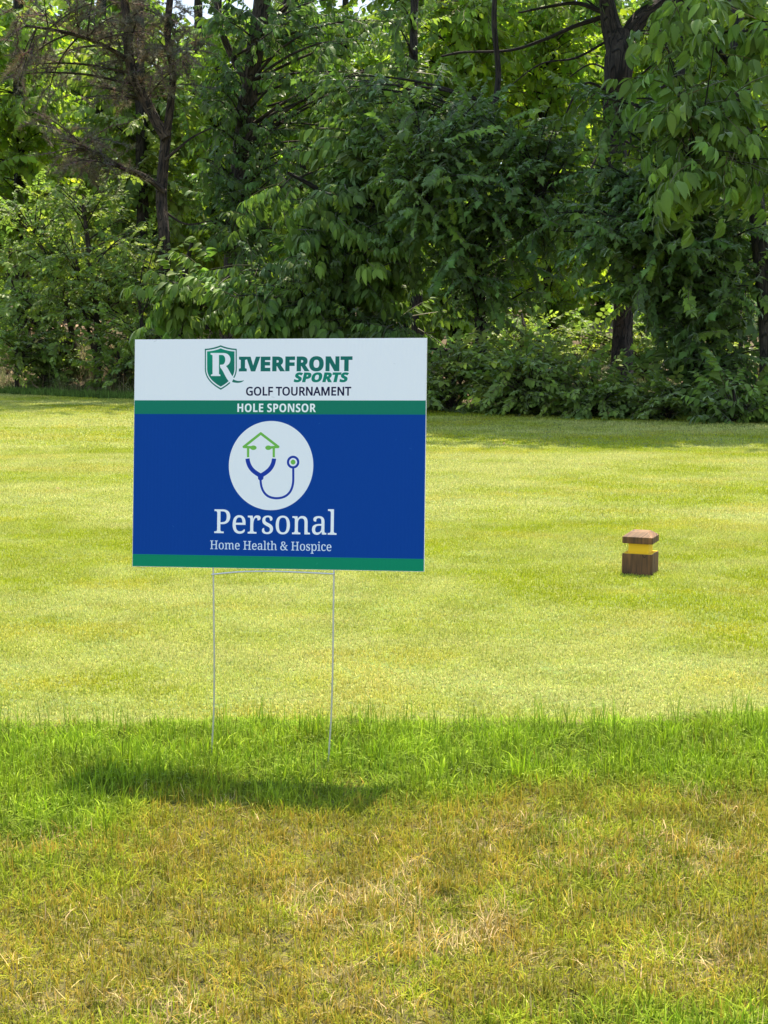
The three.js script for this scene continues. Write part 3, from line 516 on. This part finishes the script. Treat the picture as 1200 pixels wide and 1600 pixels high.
{
  // weeds and dry stalks on the left bank, low weeds under the right edge, fallen leaves
  seed(88);
  const weeds = [0, 1, 2].map(() => tuft(26, 0.12, 0.12, 0.42, 0.007, 0.6, 0.8, 0.3)), pl = [];
  for (let i = 0; i < 2600; i++) { const x = rr(-7, 8), left = x < 0.3; const b = left ? Math.pow(rnd(), 0.8) * 3 + 0.35 : rr(0.1, 9), z = edgeZ(x) - b / 0.826; if (left ? rnd() < 0.8 : true) { const dry = left ? rnd() : 0.15, g = lin(lerp(0.08, 0.3, dry), lerp(0.14, 0.25, dry), lerp(0.03, 0.12, dry)); pl.push([x, ground(x, z) - 0.02, z, rr(0.6, 1.2) * (left ? 1 : 0.7), g, rr(0, 6.28), left ? rr(0.5, 1.1) : 0.8]); } }
  scatter('undergrowth', weeds, GRASS, pl, 'weeds and dry stalks on the bank at the foot of the trees', 'undergrowth');
  const lip = [0, 1, 2].map(() => tuft(40, 0.07, 0.03, 0.1, 0.005, 0.7, 0.8, 0.1)), ql = [];
  for (let x = -9; x < 6; x += 0.018) for (let k = 0; k < 3; k++) { const X = x + rr(-0.03, 0.03), left = X < 0.6, z = edgeZ(X) - rr(-0.02, left ? 0.45 : 0.12); ql.push([X, ground(X, z) - 0.005, z, rr(0.7, 1.2) * (left ? 1 : 0.6), lin(0.13, 0.22, 0.035).multiplyScalar(rr(0.7, 1.2)), rr(0, 6.28), 1]); }
  scatter('edge_grass', lip, GRASS, ql, 'uncut strip of green grass where the lawn meets the wood', 'grass');
  const dead = [0, 1, 2].map((k) => { const g = ovate(0.09, 0.055, [0.5, -0.5, 0.2][k], 1); return g; }), dl = [];
  for (let i = 0; i < 5200; i++) { const x = rr(-7.5, 7), b = rr(0.35, 9), z = edgeZ(x) - b / 0.826, k = rr(0.5, 1.2); dl.push([x, ground(x, z) + rr(0, 0.035), z, rr(0.7, 1.3), lin(0.34 * k, 0.22 * k, 0.13 * k), rr(0, 6.28), rr(0.5, 2)]); }
  for (let i = 0; i < 10; i++) { const z = rr(-4.5, -16), x = rr(-0.3, 0.3) * -z; if (z < edgeZ(x)) continue; const k = rr(0.6, 1.1); dl.push([x, 0.014, z, rr(0.22, 0.4), lin(0.34 * k, 0.2 * k, 0.1 * k), rr(0, 6.28), 1.2]); }
  scatter('fallen_leaves', dead, new THREE.MeshStandardMaterial({ color: 0xffffff, roughness: 0.9, side: THREE.DoubleSide, vertexColors: true }), dl, 'brown fallen leaves on the ground under the trees', 'leaf litter');
}

// ---------------------------------------------------------------- yard sign
{
  const W = 0.61, H = 0.4702, T = 0.004;
  const sign = new THREE.Group(); sign.name = numbered('yard_sign'); scene.add(sign);
  tag(sign, 'blue, green and white golf tournament sponsor sign on a wire stake', 'yard sign');
  const C = V3(-0.2176, 0.6388, -3.1466), rot = new THREE.Euler(-7.087 * Math.PI / 180, -9.072 * Math.PI / 180, 0.421 * Math.PI / 180, 'YXZ');
  sign.position.set(C.x, 0, -3.11);
  const board = new THREE.Group();                                    // only used to carry panel and print into the sign's own axes
  board.position.copy(C).sub(sign.position); board.rotation.copy(rot); board.updateMatrix();
  const white = new THREE.MeshPhysicalMaterial({ color: lin(0.78, 0.79, 0.8), roughness: 0.5, clearcoat: 0.3, clearcoatRoughness: 0.3 });
  const flute = dataTex(256, (u) => { const k = 0.5 + 0.5 * Math.cos(u * 6.283 * 4); return [k, k, k]; });
  const pg = new THREE.BoxGeometry(W, H, T); pg.translate(0, 0, -T / 2);
  const panel = part('panel', pg, white, sign); panel.applyMatrix4(board.matrix);
  // the printed face
  const CW = 2048, CH = 1580;
  const map = canvasTex(CW, CH, (g) => {
    const Q = (x, y) => { const u = (x - 208.9 + 5.2 * clamp((y - 530) / 360, 0, 1)) / 456.5, top = 530.5 - 2.5 * u, bot = 885 + 8.5 * u; return [u * CW, (y - top) / (bot - top) * CH]; };
    const KX = CW / 456.5, KY = CH / 359;
    const WHITE = '#e9ecee', BLUE = '#003f92', GREEN = '#117e63', DEEP = '#1d6f60';
    g.fillStyle = WHITE; g.fillRect(0, 0, CW, CH);
    g.fillStyle = BLUE; g.fillRect(0, 0.327 * CH, CW, 0.62 * CH);
    g.fillStyle = '#14785f'; g.fillRect(0, 0.267 * CH, CW, 0.0605 * CH);
    g.fillStyle = '#078560'; g.fillRect(0, 0.947 * CH, CW, CH);
    // text set to an exact box in the picture: x0..x1, top of capitals, base line
    const text = (s, font, x0, x1, yt, yb, fill, o = {}) => {
      g.save(); g.font = font; g.textBaseline = 'alphabetic';
      const m = g.measureText(s), cap = g.measureText(o.ref ?? 'H'), [X0] = Q(x0, yb), [X1] = Q(x1, yb), xm = (x0 + x1) / 2, [, Y0] = Q(xm, yt), [, Y1] = Q(xm, yb);
      const w = m.actualBoundingBoxRight + m.actualBoundingBoxLeft, h = cap.actualBoundingBoxAscent;
      g.translate(X0, Y1); g.transform(1, 0, -(o.skew ?? 0), 1, 0, 0); g.scale((X1 - X0 - (o.skew ?? 0) * (Y1 - Y0)) / w, (Y1 - Y0) / h);
      g.fillStyle = fill; g.fillText(s, m.actualBoundingBoxLeft, 0);
      if (o.bold) { g.lineWidth = o.bold; g.strokeStyle = fill; g.lineJoin = 'miter'; g.strokeText(s, m.actualBoundingBoxLeft, 0); }
      g.restore();
    };
    // shield
    const shield = (cx, cy, k) => {
      const a = (x, y) => Q(cx + (x - 345.6) * k, cy + (y - 573.5) * k);
      g.beginPath(); g.moveTo(...a(345.6, 539)); g.quadraticCurveTo(...a(358, 544), ...a(371, 544.5)); g.lineTo(...a(371, 576));
      g.quadraticCurveTo(...a(371, 595), ...a(345.6, 608.7)); g.quadraticCurveTo(...a(320.4, 595), ...a(320.4, 576)); g.lineTo(...a(320.4, 544.5)); g.quadraticCurveTo(...a(333, 544), ...a(345.6, 539)); g.closePath();
    };
    const lg = g.createLinearGradient(...Q(322, 550), ...Q(372, 600)); lg.addColorStop(0, '#109472'); lg.addColorStop(0.5, '#157a63'); lg.addColorStop(1, '#1e6a5c');   // two-tone print of the badge
    shield(345.6, 573.5, 1); g.fillStyle = DEEP; g.fill();
    shield(345.6, 573.5, 0.93); g.fillStyle = WHITE; g.fill();
    shield(345.6, 573.5, 0.86); g.fillStyle = lg; g.fill();
    // R: stem with serifs, bowl, and a leg that sweeps out of the badge
    const poly = (pts) => { g.beginPath(); pts.forEach((p, i) => (i ? g.lineTo : g.moveTo).call(g, ...Q(...p))); g.closePath(); g.fill(); };
    g.fillStyle = WHITE;
    poly([[329.5, 551], [345, 551], [345, 553.4], [342.8, 554.6], [342.8, 584], [345, 585.2], [345, 587.2], [330, 587.2], [330, 585.2], [332.6, 584], [332.6, 554.6], [329.5, 553.4]]);
    g.beginPath(); g.moveTo(...Q(340, 551)); g.lineTo(...Q(350, 551)); g.bezierCurveTo(...Q(364.5, 551), ...Q(364.5, 570.5), ...Q(351, 572.2)); g.lineTo(...Q(344.5, 572.6)); g.lineTo(...Q(344.5, 569.5)); g.lineTo(...Q(348, 569.3)); g.bezierCurveTo(...Q(354.5, 568.5), ...Q(354.5, 554.6), ...Q(347.5, 554.2)); g.lineTo(...Q(342, 554.2)); g.closePath(); g.fill();
    g.beginPath(); g.moveTo(...Q(345, 571)); g.lineTo(...Q(353, 570.5)); g.bezierCurveTo(...Q(359, 576), ...Q(360, 584), ...Q(367, 590.5)); g.lineTo(...Q(362, 599)); g.bezierCurveTo(...Q(353, 592), ...Q(351, 580), ...Q(345, 574)); g.closePath(); g.fill();
    g.fillStyle = DEEP; g.beginPath(); g.moveTo(...Q(365.5, 592)); g.bezierCurveTo(...Q(370, 595.5), ...Q(376, 595.5), ...Q(382.5, 593.8)); g.bezierCurveTo(...Q(378, 599), ...Q(370, 598.4), ...Q(363.5, 596.5)); g.closePath(); g.fill();
    text('IVERFRONT', 'bold 100px sans-serif', 375.2, 550.6, 557.2, 578.8, '#1b6c61', { bold: 6 });
    text('SPORTS', 'bold 100px sans-serif', 461, 545.6, 582.2, 596.2, '#14806a', { skew: 0.22, bold: 7 });
    text('GOLF TOURNAMENT', '100px sans-serif', 385.8, 549.2, 604.4, 617.4, '#16163a', { bold: 5 });
    text('HOLE SPONSOR', 'bold 100px sans-serif', 371.8, 494.8, 630.4, 643.6, '#f0f4f2');
    // round badge with house and stethoscope
    const [cx, cy] = Q(424.4, 727.6);
    g.fillStyle = WHITE; g.beginPath(); g.ellipse(cx, cy, 66.3 * KX, 69.8 * KY, 0, 0, 7); g.fill();
    const stroke = (col, w, f) => { g.strokeStyle = col; g.lineWidth = w * KX; g.lineCap = 'round'; g.lineJoin = 'round'; g.beginPath(); f(); g.stroke(); };
    const LG = '#72b84e', NB = '#1d3c9e';
    stroke(LG, 3.9, () => { g.moveTo(...Q(398, 699.4)); g.lineTo(...Q(381.8, 698.2)); g.lineTo(...Q(408.6, 677.2)); g.lineTo(...Q(436, 698.2)); g.lineTo(...Q(419.6, 699.4)); });
    for (const x of [397, 420.6]) { g.fillStyle = LG; g.beginPath(); g.ellipse(...Q(x, 699.6), 5 * KX, 3.5 * KY, 0, 0, 7); g.fill(); }
    g.lineCap = 'butt';
    for (const x of [388.6, 429]) stroke(LG, 3.6, () => { g.lineCap = 'butt'; g.moveTo(...Q(x, 700)); g.lineTo(...Q(x, 714.6)); });
    stroke(NB, 6.6, () => { g.lineCap = 'butt'; g.moveTo(...Q(387.6, 716.6)); g.bezierCurveTo(...Q(389, 731), ...Q(397, 737.5), ...Q(408.4, 743.5)); g.bezierCurveTo(...Q(419.8, 737.5), ...Q(428, 731), ...Q(429.4, 716.6)); });
    g.fillStyle = NB; poly([[403.6, 742], [413.2, 742], [412.4, 748.6], [410.4, 750.4], [406, 750.4], [404.2, 748.6]]);
    stroke(NB, 3.4, () => { g.moveTo(...Q(408, 747)); g.bezierCurveTo(...Q(408, 767), ...Q(416, 778.6), ...Q(433, 778.8)); g.bezierCurveTo(...Q(452, 778.6), ...Q(459.4, 766), ...Q(459.4, 748)); g.lineTo(...Q(459.4, 733)); });
    stroke(NB, 3.5, () => { const [x, y] = Q(459.2, 722.2); g.ellipse(x, y, 8 * KX, 8.2 * KY, 0, 0, 7); });
    g.fillStyle = LG; g.beginPath(); g.ellipse(...Q(459.2, 722.2), 3.7 * KX, 3.8 * KY, 0, 0, 7); g.fill();
    text('Personal', '100px serif', 334.6, 526.4, 797.2, 834.4, '#eef1f2', { ref: 'P', bold: 0.9 });
    text('Home Health & Hospice', '100px serif', 328, 518.4, 846.6, 860, '#d6e2ee', { bold: 0.6 });
    // faint scuffs
    seed(9); for (let i = 0; i < 26; i++) { g.fillStyle = `rgba(${rnd() < 0.5 ? '255,255,255' : '10,20,40'},${rr(0.03, 0.09)})`; g.beginPath(); g.ellipse(rr(0, CW), rr(0, CH), rr(2, 14), rr(1, 4), rr(0, 3), 0, 7); g.fill(); }
  });
  map.wrapS = map.wrapT = THREE.ClampToEdgeWrapping; map.anisotropy = 8;
  flute.repeat.set(20, 1);
  const face = new THREE.MeshPhysicalMaterial({ map, roughness: 0.5, specularIntensity: 0.18, bumpMap: flute, bumpScale: 0.0001 });
  const fg = new THREE.PlaneGeometry(W - 0.0016, H - 0.0016); fg.translate(0, 0, 0.0005);
  part('printed_face', fg, face, sign).applyMatrix4(board.matrix);
  // H-shaped wire stake: its legs run up inside the flutes, a cross wire below the panel
  const wire = new THREE.MeshStandardMaterial({ color: lin(0.56, 0.56, 0.54), metalness: 0.75, roughness: 0.42 });
  const onBoard = (x, y, z) => V3(x, y, z).applyMatrix4(board.matrix);
  const [l, r] = [-0.61 / 2 + (335.5 - 206.5) / 456.5 * 0.61, -0.61 / 2 + (524.5 - 206.5) / 456.5 * 0.61];
  const foot = (px, py, z) => at(px, py, -z).sub(sign.position);
  const fl = foot(331, 1176, -3.13), fr = foot(513.5, 1186, -3.08);
  const leg = (x, f, bow) => { const a = onBoard(x, -H / 2 + 0.004, -T / 2), k = f.clone().lerp(a, 0.5), end = f.clone().add(f.clone().sub(a).multiplyScalar(0.35)); k.x += bow; return tube([a, a.clone().lerp(k, 0.5), k, f.clone().lerp(k, 0.45).add(V3(bow * 0.5, 0, 0)), f, end], [0.0019, 0.0019], 8); };
  part('leg', leg(l, fl, 0.0035), wire, sign); part('leg', leg(r, fr, 0.003), wire, sign);
  const y0 = -H / 2 - 0.011, mid = onBoard((l + r) / 2, y0 + 0.006, 0.001);
  part('cross_wire', tube([onBoard(l - 0.002, y0 - 0.0025, 0.0012), onBoard(l + 0.06, y0 + 0.004, 0.0012), mid, onBoard(r - 0.06, y0 + 0.005, 0.0012), onBoard(r + 0.002, y0 + 0.003, 0.0012)], [0.0018, 0.0018], 8), wire, sign);
}

// ---------------------------------------------------------------- wooden tee marker
{
  const p = at(1000, 893, 5.54); p.y = 0;
  const tee = thing('tee_marker', 'short brown wooden tee marker post with a yellow painted groove', 'tee marker', p, -22 * Math.PI / 180);
  const grain = dataTex(512, (u, v) => {
    const a = tnoise(u * 40 + 1.5 * tnoise(u * 6, v * 3, 6), v * 4, 40), b = tnoise(u * 120, v * 10, 120), c = tnoise(u * 5, v * 5, 5), crack = smoothstep(Math.abs(tnoise(u * 14, v * 2, 14) - 0.5), 0, 0.035);
    const k = (0.5 + 0.35 * a + 0.25 * b) * (0.82 + 0.3 * c) * (0.5 + 0.5 * crack); return [k * 0.5, k * 0.34, k * 0.19];
  }, true);
  const wood = new THREE.MeshStandardMaterial({ map: grain, bumpMap: grain, bumpScale: 0.0025, roughness: 0.75 });
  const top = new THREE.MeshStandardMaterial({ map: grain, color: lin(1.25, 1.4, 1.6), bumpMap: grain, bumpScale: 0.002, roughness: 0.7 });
  const paint = new THREE.MeshStandardMaterial({ color: lin(0.82, 0.5, 0.004), roughness: 0.5, bumpMap: grain, bumpScale: 0.001 });
  // post with bevelled edges: rings of a rounded square
  function post(rings) {                                              // rings: [half width, y]
    const pos = [], uv = [], idx = [], n = 16;
    rings.forEach(([h, y], j) => {
      let run = 0, last = null;
      for (let k = 0; k <= n; k++) {
        const q = k % n, s = Math.floor(q / 4), t = [0.045, 0.35, 0.65, 0.955][q % 4], a = [[-1, 1], [1, 1], [1, -1], [-1, -1]][s], b = [[1, 1], [1, -1], [-1, -1], [-1, 1]][s], x = lerp(a[0], b[0], t) * h, z = lerp(a[1], b[1], t) * h;
        if (last) run += Math.hypot(x - last[0], z - last[1]); last = [x, z];
        pos.push(x, y, z); uv.push(run / 0.25, (y + (0.06 - h) * 0.8) / 0.25);
        if (j < rings.length - 1 && k < n) { const i = j * (n + 1) + k; idx.push(i, i + 1, i + n + 1, i + 1, i + n + 2, i + n + 1); }
      }
    });
    for (const [j, flip] of [[0, true], [rings.length - 1, false]]) { const c = pos.length / 3; pos.push(0, rings[j][1], 0); uv.push(0.3, 0.3 + rings[j][1]); for (let k = 0; k < n; k++) { const i = j * (n + 1) + k; flip ? idx.push(c, i + 1, i) : idx.push(c, i, i + 1); } }
    const g = new THREE.BufferGeometry(); g.setAttribute('position', new THREE.Float32BufferAttribute(pos, 3)); g.setAttribute('uv', new THREE.Float32BufferAttribute(uv, 2)); g.setIndex(idx);
    const f = g.toNonIndexed(); f.computeVertexNormals(); return f;
  }
  const h = 0.0505; tee.scale.setScalar(1.1);
  part('base', post([[h, -0.03], [h, 0.0675], [h - 0.0015, 0.069]]), wood, tee);
  part('neck', post([[0.0335, 0.0685], [0.0335, 0.1035]]), paint, tee);
  part('groove_floor', post([[h - 0.003, 0.0692], [h - 0.004, 0.0699]]), paint, tee);
  part('cap', post([[h - 0.0015, 0.1025], [h, 0.104], [h, 0.1235]]), wood, tee);
  part('cap_top', post([[h, 0.1236], [h - 0.001, 0.125], [0.029, 0.1395], [0.027, 0.14]]), top, tee);
}

// ---------------------------------------------------------------- draw
const renderer = new THREE.WebGLRenderer({ antialias: true });
renderer.setSize(768, 1024);
renderer.shadowMap.enabled = true; renderer.shadowMap.type = THREE.PCFSoftShadowMap;
renderer.toneMapping = THREE.LinearToneMapping; renderer.toneMappingExposure = EXPOSURE;
renderer.render(scene, camera);
